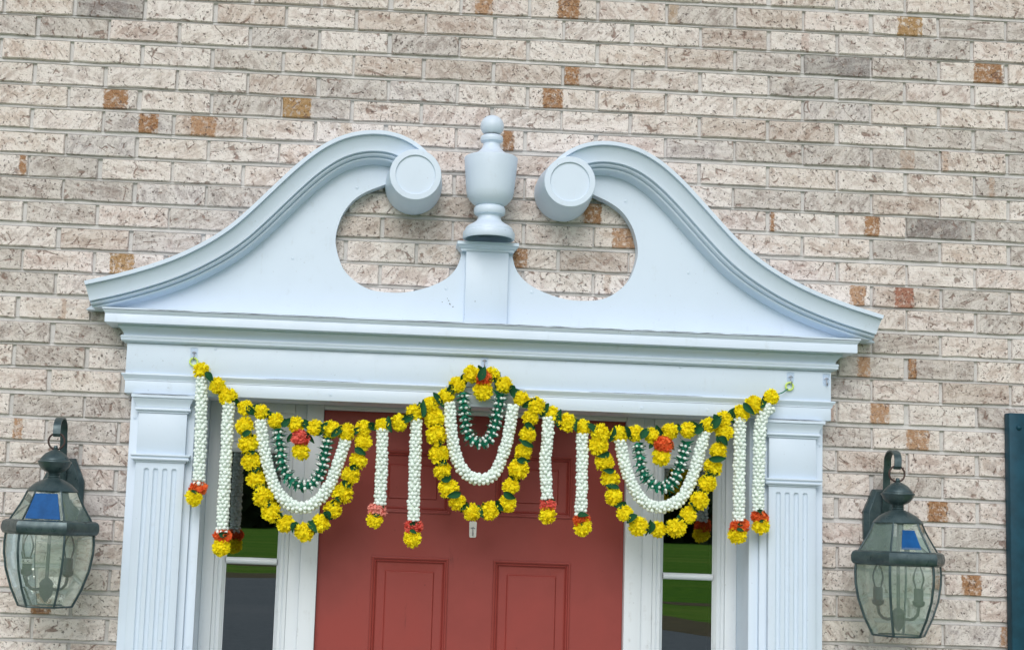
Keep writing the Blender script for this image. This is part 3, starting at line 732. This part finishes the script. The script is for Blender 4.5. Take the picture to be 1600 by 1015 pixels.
# ------------------------------------------------------------------ wall lanterns
def lantern(x, label, flip, left):
    L = thing('wall_lantern', label, 'lantern', (x, 0, 1.80), 'carriage lanterns flanking the doorway')
    Y = -.170
    bx = x + (-.004 if left else .016)
    # backplate: long six-sided plate with a bevelled front
    o_ = [(-.030, 2.003), (.030, 2.003), (.0575, 1.940), (.0575, 1.865), (.030, 1.800), (-.030, 1.800), (-.0575, 1.865), (-.0575, 1.940)]
    rows = []
    for k, y in ((1, -.0015), (1, -.014), (.80, -.026), (.78, -.0265)):
        rows.append([(bx + a * k, y, 1.9 + (b_ - 1.9) * (k * .3 + .7 if k < 1 else 1)) for a, b_ in o_])
    m = MB().grid(rows, True); m.add(rows[-1], [tuple(range(8))]); bp = m.build('backplate', BRONZE, L)
    for z in (1.965, 1.845): MB().ball((bx, -.027, z), .006, Vector((0, 1, 0)), .6, 10, 6).build('cap_nut', BRONZE, bp, 60)
    # flat strap arm with a crook
    pts = [(-.026, 1.925), (-.034, 1.96), (-.040, 2.00), (-.046, 2.04), (-.056, 2.072)]
    pts += [(-.112 + .056 * math.cos(a), 2.072 + .034 * math.sin(a)) for a in [math.pi * k / 10 for k in range(1, 10)][::1]]
    pts = [(y, z) for y, z in pts[:5]] + [(-.112 + .056 * math.cos(a), 2.074 + .033 * math.sin(a)) for a in [math.pi * k / 12 for k in range(1, 13)]] + [(-.169, 2.062), (-.163, 2.055)]
    rows = []
    ax = (bx + x) / 2
    for i, (y, z) in enumerate(pts):
        a, b_ = pts[max(0, i - 1)], pts[min(len(pts) - 1, i + 1)]
        t = Vector((0, b_[0] - a[0], b_[1] - a[1])).normalized(); n_ = Vector((0, -t.z, t.y)); c = Vector((bx + (x - bx) * i / (len(pts) - 1), y, z)); w = .0098
        rows.append([c + Vector((-w, 0, 0)) + n_ * .0022, c + Vector((w, 0, 0)) + n_ * .0022, c + Vector((w, 0, 0)) - n_ * .0022, c + Vector((-w, 0, 0)) - n_ * .0022])
    m = MB().grid(rows, True); m.add(rows[0], [(0, 1, 2, 3)]); m.add(rows[-1], [(3, 2, 1, 0)]); m.build('arm', BRONZE, L, 40)
    MB().torus((x, Y + .006, 2.0415), .0215, .0026).build('ring', RUSTY, L, 60)
    C = (x, Y, 0)
    MB().lathe([(.004, 2.030), (.006, 2.024), (.0045, 2.019), (.012, 2.0165), (.026, 2.0085), (.034, 1.9995), (.0385, 1.9935), (.0395, 1.9905), (.0445, 1.9880), (.0450, 1.9850), (.0425, 1.9820), (.0400, 1.9755), (.0325, 1.9660), (.0235, 1.9600), (.0170, 1.9575), (.0150, 1.9545), (.0170, 1.9525), (.0145, 1.9500), (.0165, 1.9470), (.0150, 1.9440), (.022, 1.9415), (.036, 1.9350), (.051, 1.9260), (.062, 1.9150), (.0672, 1.9085), (.0660, 1.9065), (.02, 1.9060)], C, 30, cap=True).build('cap', BRONZE, L, 30)
    A0 = -math.pi * 2 / 3
    rows_r = [(.0655, 1.9075), (.0735, 1.8890), (.0830, 1.8710), (.0940, 1.8530), (.1080, 1.8300)]
    rows_l = [(.1150, 1.7960), (.1168, 1.7720), (.1160, 1.7460), (.1085, 1.7020), (.0920, 1.6540), (.0690, 1.6070)]
    def corner(r, k, z): a = A0 + k * math.pi / 3; return Vector((x + r * math.cos(a), Y + r * math.sin(a), z))
    def panes(rr, nm, fm):
        for k in range(6):
            outer, innr = [], []
            for r, z in rr:
                a, b_ = corner(r, k, z), corner(r, k + 1, z); mid = (a + b_) / 2; nn = Vector((mid.x - x, mid.y - Y, 0)).normalized() * .003
                outer.append([a.lerp(b_, t) for t in (.03, .14, .86, .97)])
                innr.append([a.lerp(b_, t) - nn for t in (.03, .14, .86, .97)])
                for q in (1, 2): outer[-1][q] = outer[-1][q] + nn * .5
            m = MB().grid(outer); m.grid(innr, flip=True)
            m.build(nm, fm(k), L)
    panes(rows_r, 'roof_pane', lambda k: LAMPGLASS)
    panes(rows_l, 'side_pane', lambda k: LAMPGLASS)
    # added blue plate: sky reflection painted onto the front roof pane
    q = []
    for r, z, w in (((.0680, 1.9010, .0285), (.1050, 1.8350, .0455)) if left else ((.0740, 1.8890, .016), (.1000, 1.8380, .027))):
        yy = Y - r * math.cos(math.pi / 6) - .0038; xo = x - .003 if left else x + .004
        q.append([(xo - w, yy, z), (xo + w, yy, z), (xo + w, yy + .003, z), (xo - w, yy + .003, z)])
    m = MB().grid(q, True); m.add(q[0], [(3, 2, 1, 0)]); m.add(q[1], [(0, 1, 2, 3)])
    tag(m.build('sky_reflection_plate', SKYREFLECT, L), 'blue plate standing in for the sky reflected in the lantern roof pane')
    for k in range(6):
        MB().tube([corner(r + .001, k, z) for r, z in rows_r], .0026, 6).build('roof_bar', BRONZE, L, 60)
        MB().tube([corner(r + .001, k, z) for r, z in rows_l], .0034, 6).build('side_bar', BRONZE, L, 60)
    MB().tube([corner(.0695, k, 1.6075) for k in range(7)], .0028, 6).build('bottom_rim', BRONZE, L, 60)
    band = [(.108, 1.8320), (.1180, 1.8318), (.1255, 1.8280), (.1290, 1.8210), (.1300, 1.8120), (.1290, 1.8035), (.1250, 1.7970), (.1180, 1.7935), (.110, 1.7935), (.107, 1.80), (.107, 1.828), (.108, 1.8320)]
    MB().grid([[corner(r, k, z) for k in range(6)] for r, z in band], True).build('band', BRONZE, L, 35)
    # inside: rod, hub, two candle arms
    MB().tube([(x, Y, 1.906), (x, Y, 1.665)], .0048, 8).build('centre_rod', SOCKET, L, 60)
    MB().lathe([(.004, 1.682), (.012, 1.676), (.0185, 1.668), (.0195, 1.664), (.0175, 1.661), (.0180, 1.646), (.0150, 1.634), (.010, 1.628), (.006, 1.622), (.002, 1.618)], C, 18).build('hub', SOCKET, L, 40)
    for s in (-1, 1):
        a = rad(18 if left else -12); ux, uy = s * math.cos(a), s * math.sin(a)
        at = lambda r: (x + ux * r, Y + uy * r)
        pts = [(*at(.015), 1.652), (*at(.028), 1.650), (*at(.040), 1.653), (*at(.0500), 1.664), (*at(.0530), 1.680), (*at(.0530), 1.690)]
        cnd = MB().tube(pts, .0042, 7).build('candle_arm', SOCKET, L, 60)
        cc = (*at(.053), 0)
        MB().lathe([(.006, 1.684), (.0150, 1.690), (.0165, 1.700), (.0125, 1.7015), (.0125, 1.733), (.010, 1.7345)], cc, 16).build('socket', SOCKET, cnd, 35)
        MB().lathe([(.0095, 1.7345), (.0110, 1.7400), (.0150, 1.7520), (.0160, 1.7610), (.0140, 1.7730), (.0090, 1.7860), (.0030, 1.7960)], cc, 16).build('bulb', BULB, cnd, 60)
        if left and s < 0:
            lb = MB().lathe([(.0140, 1.7175), (.0148, 1.7180), (.0148, 1.7290), (.0140, 1.7295)], cc, 20, cap=False).build('printed_label', PAPER, cnd, 60)
            tag(lb, 'white printed band on the bulb base')
            cu = bpy.data.curves.new('t', 'FONT'); cu.body = 'K.X, :'; cu.size = .0125; cu.align_x = 'CENTER'; cu.extrude = .0002
            to = bpy.data.objects.new('t', cu); COL.objects.link(to)
            bpy.context.view_layer.update()
            me = bpy.data.meshes.new_from_object(to.evaluated_get(bpy.context.evaluated_depsgraph_get()))
            bpy.data.objects.remove(to)
            dirc = Vector((CAM.x - cc[0], CAM.y - cc[1])).normalized(); th0 = math.atan2(dirc.y, dirc.x)
            vs = []
            for v in me.vertices:
                th = th0 + v.co.x / .0148; rr = .0151 + v.co.z
                vs.append((cc[0] + rr * math.cos(th), cc[1] + rr * math.sin(th), 1.7195 + v.co.y))
            MB().add(vs, [tuple(p.vertices) for p in me.polygons]).build('printed_letters', INK, cnd)
            bpy.data.meshes.remove(me)
    return L
lantern(-1.1435, 'dark bronze wall lantern with a painted blue sky reflection on its roof glass and a white printed bulb band', False, True)
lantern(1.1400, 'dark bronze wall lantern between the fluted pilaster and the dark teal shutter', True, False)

# ------------------------------------------------------------------ window shutter at the right edge
SH = thing('window_shutter', 'dark teal louvred window shutter screwed to the brick at the right edge', 'shutter', (1.70, 0, .95))
sx0, sx1, sz0, sz1 = 1.5105, 1.895, .90, 2.2330
for a, b_ in ((sx0, sx0 + .052), (sx1 - .052, sx1)): MB().box(a, b_, -.038, -.004, sz0, sz1, .0025).build('stile', TEALPAINT, SH, 30)
for a, b_ in ((sz0, sz0 + .075), (1.530, 1.590), (sz1 - .062, sz1)): MB().box(sx0 + .0522, sx1 - .0522, -.036, -.006, a, b_, .0025).build('rail', TEALPAINT, SH, 30)
slat = None
for z in [sz0 + .095 + .0295 * k for k in range(44)]:
    if 1.515 < z < 1.605 or z > sz1 - .08: continue
    if slat is None:
        zz = 0
        slat = MB().add([(sx0 + .0523, -.030, zz - .014), (sx1 - .0523, -.030, zz - .014), (sx1 - .0523, -.010, zz + .014), (sx0 + .0523, -.010, zz + .014),
                         (sx0 + .0523, -.026, zz - .017), (sx1 - .0523, -.026, zz - .017), (sx1 - .0523, -.006, zz + .011), (sx0 + .0523, -.006, zz + .011)],
                        [(0, 1, 2, 3), (7, 6, 5, 4), (0, 4, 5, 1), (1, 5, 6, 2), (2, 6, 7, 3), (3, 7, 4, 0)]).build('louvre_slat', TEALPAINT, SH)
        base = slat.location.copy(); o = slat
    else:
        o = slat.copy(); COL.objects.link(o); o.parent = SH
    o.location = base + Vector((0, 0, z))
for z in (2.192, .96): MB().lathe([(.0075, 0), (.0075, .002), (.006, .0042), (.003, .0055), (.0005, .006)], (0, 0, 0), 14).build('screw_head', TEALPAINT, SH, 50).matrix_local = Matrix.Translation(Vector((1.5385, -.038, z)) - OFF['window_shutter']) @ Matrix.Rotation(math.pi / 2, 4, 'X') @ Matrix.Translation(OFF['window_shutter'])

# ------------------------------------------------------------------ garland
SWAG = [(-0.774,2.251),(-0.729,2.213),(-0.698,2.184),(-0.650,2.155),(-0.605,2.145),(-0.564,2.123),(-0.509,2.114),(-0.457,2.108),(-0.414,2.105),(-0.371,2.099),(-0.325,2.112),(-0.272,2.121),(-0.226,2.132),(-0.186,2.160),(-0.141,2.185),(-0.100,2.208),(-0.071,2.242),(-0.032,2.273),(0.024,2.274),(0.059,2.247),(0.108,2.212),(0.150,2.193),(0.196,2.171),(0.238,2.149),(0.281,2.139),(0.329,2.124),(0.382,2.122),(0.428,2.128),(0.473,2.124),(0.522,2.136),(0.573,2.142),(0.629,2.158),(0.673,2.177),(0.722,2.195),(0.758,2.220),(0.806,2.244)]
LOOPS = [
[(-0.649,2.106),(-0.636,2.058),(-0.626,2.010),(-0.611,1.962),(-0.588,1.916),(-0.564,1.875),(-0.524,1.845),(-0.472,1.825),(-0.429,1.851),(-0.398,1.889),(-0.373,1.933),(-0.353,1.982),(-0.335,2.023),(-0.323,2.074)] ,
[(-0.130,2.147),(-0.124,2.101),(-0.115,2.049),(-0.103,2.004),(-0.085,1.958),(-0.059,1.920),(-0.019,1.895),(0.029,1.901),(0.078,1.922),(0.086,1.969),(0.105,2.017),(0.118,2.064),(0.128,2.111),(0.135,2.158)] ,
[(0.325,2.089),(0.343,2.046),(0.360,2.002),(0.370,1.952),(0.401,1.908),(0.441,1.874),(0.494,1.867),(0.543,1.873),(0.576,1.909),(0.606,1.949),(0.629,1.998),(0.646,2.044),(0.658,2.088),(0.675,2.140)] ]
WHITE_U = [
[(-0.606,2.121),(-0.590,2.034),(-0.562,1.953),(-0.525,1.904),(-0.481,1.889),(-0.441,1.910),(-0.411,1.953),(-0.390,2.012),(-0.372,2.075)] ,
[(-0.090,2.189),(-0.081,2.107),(-0.064,2.037),(-0.036,1.997),(-0.001,1.985),(0.035,1.996),(0.057,2.041),(0.075,2.107),(0.085,2.190)] ,
[(0.385,2.104),(0.403,2.027),(0.435,1.962),(0.469,1.933),(0.508,1.929),(0.553,1.950),(0.580,1.995),(0.602,2.062),(0.619,2.135)] ]
GREEN_U = [
[(-0.556,2.100),(-0.549,2.047),(-0.535,1.989),(-0.507,1.956),(-0.469,1.950),(-0.438,1.981),(-0.426,2.040),(-0.422,2.081)] ,
[(-0.052,2.220),(-0.047,2.155),(-0.034,2.103),(-0.001,2.083),(0.028,2.105),(0.044,2.171),(0.049,2.218)] ,
[(0.435,2.100),(0.445,2.034),(0.468,1.996),(0.502,1.981),(0.535,1.999),(0.554,2.049),(0.569,2.105)] ]
STRANDS = [  # path, tassel flower points (carnation, marigold), carnation tone
( [(-0.773,2.232),(-0.767,2.086),(-0.765,1.946)] ,(-0.766,1.933), (-0.776,1.907), 'orange' ),
( [(-0.695,2.165),(-0.695,1.989),(-0.695,1.817)] ,(-0.694,1.807), (-0.695,1.776), 'orange' ),
( [(-0.272,2.108),(-0.270,2.011),(-0.271,1.909)] ,(-0.277,1.891), (-0.283,1.865), 'pink' ),
( [(-0.180,2.138),(-0.179,2.003),(-0.178,1.869)] ,(-0.177,1.850), (-0.179,1.819), 'coral' ),
( [(0.184,2.159),(0.184,2.105),(0.179,2.034),(0.187,1.941)] ,(0.189,1.922), (0.189,1.895), 'coral' ),
( [(0.280,2.118),(0.281,2.009),(0.281,1.901)] ,(0.282,1.886), (0.286,1.866), 'orange' ),
( [(0.719,2.179),(0.718,2.033),(0.718,1.900)] ,(0.719,1.884), (0.715,1.860), 'orange' ),
( [(0.804,2.216),(0.778,2.175),(0.773,2.035),(0.772,1.930)] ,(0.775,1.912), (0.779,1.888), 'orange' ),
]
CENTRES = [  # carnation and marigold at the head of each inner loop
((-0.495,2.079), (-0.492,2.042)),
((0.001,2.263), (0.001,2.228)),
((0.503,2.100), (0.499,2.066)),
]

GY = -.108
G = thing('flower_garland', 'yellow marigold and white bud garland swagged across the doorway', 'garland', (0, GY, 2.25))
rg = random.Random(21)
def ruff(R, n, wid, flat, layers, zig, seed):
    """cloth flower head: crowded frilled petals round a core; axis = local -Y"""
    r_ = random.Random(seed); m = MB()
    ga = math.pi * (3 - 5 ** .5)
    m.ball((0, 0, 0), R * .76, Vector((0, 1, 0)), flat, 10, 6)
    for i in range(n):
        y = 1 - 2 * (i + .5) / n; rr = math.sqrt(1 - y * y); a = i * ga + r_.uniform(-.2, .2)
        d = Vector((rr * math.cos(a), y * flat, rr * math.sin(a)))
        d = (d + Vector((r_.gauss(0, .13), r_.gauss(0, .13), r_.gauss(0, .13))))
        ln = R * r_.uniform(.86, 1.12) * (flat + (1 - flat) * rr); dn = d.normalized()
        u = dn.orthogonal().normalized(); u = Matrix.Rotation(r_.uniform(0, 6.28), 3, dn) @ u; w = dn.cross(u)
        wd_ = R * wid * r_.uniform(.8, 1.2); b0 = dn * R * .45; mid = dn * ln * .82 + w * R * r_.uniform(-.08, .08)
        curl = w * R * r_.uniform(-.22, .22)
        tips = []
        for k in range(zig + 1):
            t = k / zig - .5
            tips.append(dn * ln * (1 + (.07 if k % 2 else -.05) + r_.uniform(-.03, .03)) + u * wd_ * 1.15 * t + curl + w * R * .07 * math.sin(k * 2.1 + i))
        vs = [b0 - u * wd_ * .18, b0 + u * wd_ * .18, mid - u * wd_ * .5, mid + u * wd_ * .5] + tips
        fs = [(0, 1, 3, 2)]
        fs.append((2, 3) + tuple(range(4 + zig, 3, -1)))
        m.add(vs, fs)
    return m
FLOWER = []
for k in range(7):
    mb = ruff(.0244, 165, .30, rg.uniform(.74, .95), 1, 3, 100 + k); me = bpy.data.meshes.new('marigold'); me.from_pydata([tuple(p) for p in mb.v], [], mb.f); me.materials.append(YELLOW); FLOWER.append(me)
CARNM = {}
for tone in CARN:
    mb = ruff(.0250, 95, .62, .72, 1, 5, 300 + len(CARNM)); me = bpy.data.meshes.new('carnation'); me.from_pydata([tuple(p) for p in mb.v], [], mb.f); me.materials.append(CARN[tone]); CARNM[tone] = me
def flower(x, z, sc=1.0, dy=0.0, sq=1.0, mesh=None, name='marigold', tilt=None):
    o = bpy.data.objects.new(name, mesh or rg.choice(FLOWER)); COL.objects.link(o); o.parent = G
    o.location = Vector((x, GY + dy, z)) - OFF[G.name]
    o.rotation_euler = (rg.uniform(-.6, .6), rg.uniform(0, 6.28) if tilt is None else tilt, rg.uniform(-.6, .6))
    s = sc * rg.uniform(.93, 1.1); o.scale = (s, s, s * sq)
    return o
LEAVES = []
for k in range(4):
    m = MB(); rows = []; Lh = (.040, .034, .044, .030)[k]; Wd = (.0095, .0105, .0085, .011)[k]
    for i in range(7):
        t = i / 6; w = Wd * math.sin(math.pi * min(1, t * .93 + .07)) ** .7 * (1 - .25 * t) if 0 < i < 6 else .0012
        yb = -.010 * math.sin(t * 2.2 + k) ; x_ = (t - .5) * Lh; fold = w * (.35 + .1 * k)
        rows.append([(x_, yb - fold, w), (x_, yb, w * .5), (x_, yb + .0012, 0), (x_, yb, -w * .5), (x_, yb - fold, -w)])
    m.grid(rows); me = bpy.data.meshes.new('leaf'); me.from_pydata(m.v, [], m.f); me.materials.append(LEAF); me.shade_smooth(); LEAVES.append(me)
def leaf(x, z, ang, dy=.006, sc=1.0):
    o = bpy.data.objects.new('leaf', rg.choice(LEAVES)); COL.objects.link(o); o.parent = G
    o.location = Vector((x, GY + dy, z)) - OFF[G.name]; o.rotation_euler = (rg.uniform(-.5, .5), ang, rg.uniform(-.5, .5)); o.scale = (sc,) * 3
def frames(path):
    out = []
    for i, p in enumerate(path):
        t = (path[min(i + 1, len(path) - 1)] - path[max(i - 1, 0)]).normalized()
        t3 = Vector((t.x, 0, t.y)); s3 = Vector((t.y, 0, -t.x)); out.append((Vector((p.x, GY, p.y)), t3, s3, Vector((0, 1, 0))))
    return out
def bud_strand(name, pts, R=.0114, r=.0063, step=.0100, dy=0):
    m = MB(); fr = frames(catmull(pts, step))
    m.tube([p + Vector((0, dy, 0)) for p, *_ in fr], R * .9, 8)
    co = m.build(name, CORD, G, 60)
    b = MB()
    for i, (p, t, s, n) in enumerate(fr):
        k_ = rg.uniform(.94, 1.06)
        for k in range(6):
            a = 2 * math.pi * (k + .5 * (i % 2)) / 6 + rg.uniform(-.16, .16)
            d = s * math.cos(a) + n * math.sin(a)
            q = p + Vector((0, dy, 0)) + d * R * k_ * rg.uniform(.93, 1.1) + t * rg.uniform(-.0014, .0014)
            b.ball(q, r * rg.uniform(.85, 1.06), (d + t * rg.uniform(-.3, .3)), 1.12, 8, 5)
    b.build('buds', BEAD, co, 180)
    return co
def leaf_strand(pts, step=.0165):
    fr = frames(catmull(pts, step / 2)); m = MB(); lf = MB()
    m2 = MB().tube([p for p, *_ in fr], .0085, 8); core = m2.build('leafy_strand', TEAL, G, 60)
    for i, (p, t, s, n) in enumerate(fr):
        if i % 2:
            a0 = rg.uniform(0, 6.28)
            for k in range(6):
                a = a0 + 2 * math.pi * k / 6; d = s * math.cos(a) + n * math.sin(a)
                m.ball(p + d * .0120 + t * rg.uniform(-.001, .001), rg.uniform(.0040, .0050), d, 1.3, 8, 5)
        else:
            a0 = rg.uniform(0, 6.28)
            for k in range(8):
                a = a0 + 2 * math.pi * k / 8 + rg.uniform(-.2, .2); d = s * math.cos(a) + n * math.sin(a); e = t.cross(d).normalized()
                ln = rg.uniform(.020, .030); tw = t * rg.uniform(-.002, .013); w = rg.uniform(.0062, .0085)
                b0, mid, tip = p + d * .003 - t * .003, p + d * ln * .60 + tw * .7, p + d * ln + tw * 1.2
                lf.add([b0 - e * w * .5, b0 + e * w * .5, mid + e * w, tip, mid - e * w, mid + t * .0020 + d * .0015], [(0, 1, 5), (1, 2, 5), (2, 3, 5), (3, 4, 5), (4, 0, 5)])
    m.build('buds', PEARL, core, 180); lf.build('leaf_whorls', TEAL, core)
for k, (x, z) in enumerate(SWAG):
    flower(x, z, rg.uniform(.86, 1.02), rg.uniform(-.006, .004))
for k in range(len(SWAG) - 1):
    (a, b_), (c, d) = SWAG[k], SWAG[k + 1]
    leaf((a + c) / 2, (b_ + d) / 2, rg.choice((1, -1)) * rg.uniform(.6, 1.5), rg.uniform(-.020, .004), rg.uniform(1.0, 1.3))
    if rg.random() < .6: leaf((a + c) / 2, (b_ + d) / 2 + rg.uniform(-.004, .008), rg.choice((1, -1)) * rg.uniform(.2, 1.2), .004, rg.uniform(.9, 1.2))
for lp in LOOPS:
    for k, (x, z) in enumerate(lp): flower(x, z, rg.uniform(.94, 1.10), rg.uniform(-.006, .006))
    for k in range(len(lp) - 1):
        (a, b_), (c, d) = lp[k], lp[k + 1]; an = -math.atan2(d - b_, c - a)
        leaf((a + c) / 2, (b_ + d) / 2, an + math.pi / 2 + rg.uniform(-.5, .5), rg.uniform(-.020, .002), rg.uniform(.85, 1.15))
        leaf((a + c) / 2, (b_ + d) / 2, an + math.pi / 2 + rg.uniform(-.9, .9), .006, rg.uniform(.9, 1.25))
for u_ in WHITE_U: bud_strand('bud_strand', u_)
for u_ in GREEN_U: leaf_strand(u_)
for pts, cf, mf, tone in STRANDS:
    bud_strand('bud_strand', pts)
    e = pts[-1]; leaf(cf[0] + .004, (cf[1] + e[1]) / 2 + .002, rg.uniform(-.3, .3), -.014, .9)
    flower(cf[0], cf[1], .98, 0, .78, CARNM[tone], 'carnation', rg.uniform(-.3, .3)); flower(mf[0], mf[1], 1.0, 0, .95)
    if rg.random() < .5: leaf((cf[0] + mf[0]) / 2, (cf[1] + mf[1]) / 2, rg.uniform(-.5, .5), -.02, .6)
for cf, mf in CENTRES:
    flower(cf[0], cf[1], .98, -.008, .85, CARNM['coral' if cf[0] < 0 else 'orange'], 'carnation', rg.uniform(-.3, .3)); flower(mf[0], mf[1], 1.0, -.002)
    for s in (-1, 1): leaf(cf[0] + s * .026, cf[1] + .002, s * 1.0, -.004, .9)
for x, z in ((-.8005, 2.2790), (.8665, 2.2790)): MB().torus((x, -.0765, z), .0105, .0026, 22, 7).build('hanging_ring', RINGM, G, 60)
MB().tube([(-.797, -.078, 2.270), (-.789, -.09, 2.262), (-.776, GY, 2.25)], .0012, 5).build('thread', CORD, G)
MB().tube([(.861, -.079, 2.271), (.84, -.10, 2.258), (.806, GY, 2.244)], .0016, 5).build('thread', TEAL, G)
MB().tube([(-.774, GY, 2.251)] + [(x, GY, z) for x, z in SWAG] , .0016, 5).build('thread', LEAF, G)
for lp in LOOPS: MB().tube([(p.x, GY, p.y) for p in catmull(lp, .02)], .0016, 5).build('thread', LEAF, G)

# ------------------------------------------------------------------ stick-on hooks
def hook(x, z, y, label, w=.0105, h=.0175, mat=CLEAR, empty=False):
    T = thing('adhesive_hook', label, 'hook', (x, y, z), 'stick-on hooks')
    n = 6; o_ = []
    for cx_, cz_, a0 in ((w - .004, h - .004, 0), (-w + .004, h - .004, 1), (-w + .005, -h + .005, 2), (w - .005, -h + .005, 3)):
        for k in range(n): a = (a0 + k / (n - 1)) * math.pi / 2; o_.append((x + cx_ + .004 * math.cos(a), z + cz_ + .004 * math.sin(a)))
    MB().prism(o_, y - .0022, y - .0002).build('pad', mat, T)
    m = MB().tube([(x, y - .004, z + .006), (x, y - .004, z - .008), (x, y - .0055, z - .014), (x, y - .010, z - .0165), (x, y - .014, z - .013), (x, y - .0145, z - .009)], .0014, 8)
    m.tube([(x - .0055, y - .0035, z + .0025), (x - .003, y - .0038, z + .0052), (x, y - .004, z + .0065), (x + .003, y - .0038, z + .0052), (x + .0055, y - .0035, z + .0025)], .0011, 8)
    m.build('wire_hook', STEEL, T, 60)
hook(-.8009, 2.3010, -.070, 'clear stick-on hook holding the ring at the garland left end')
hook(.0058, 2.3120, -.070, 'clear stick-on hook half hidden behind the garland top flowers')
hook(.8709, 2.3020, -.070, 'clear stick-on hook holding the ring at the garland right end')
hook(.9731, 2.3010, -.070, 'empty clear stick-on hook at the far right end of the frieze')
hook(.0020, 1.8480, DY, 'white stick-on hook on the red door below the middle garland loop', .0108, .0235, PAPER)
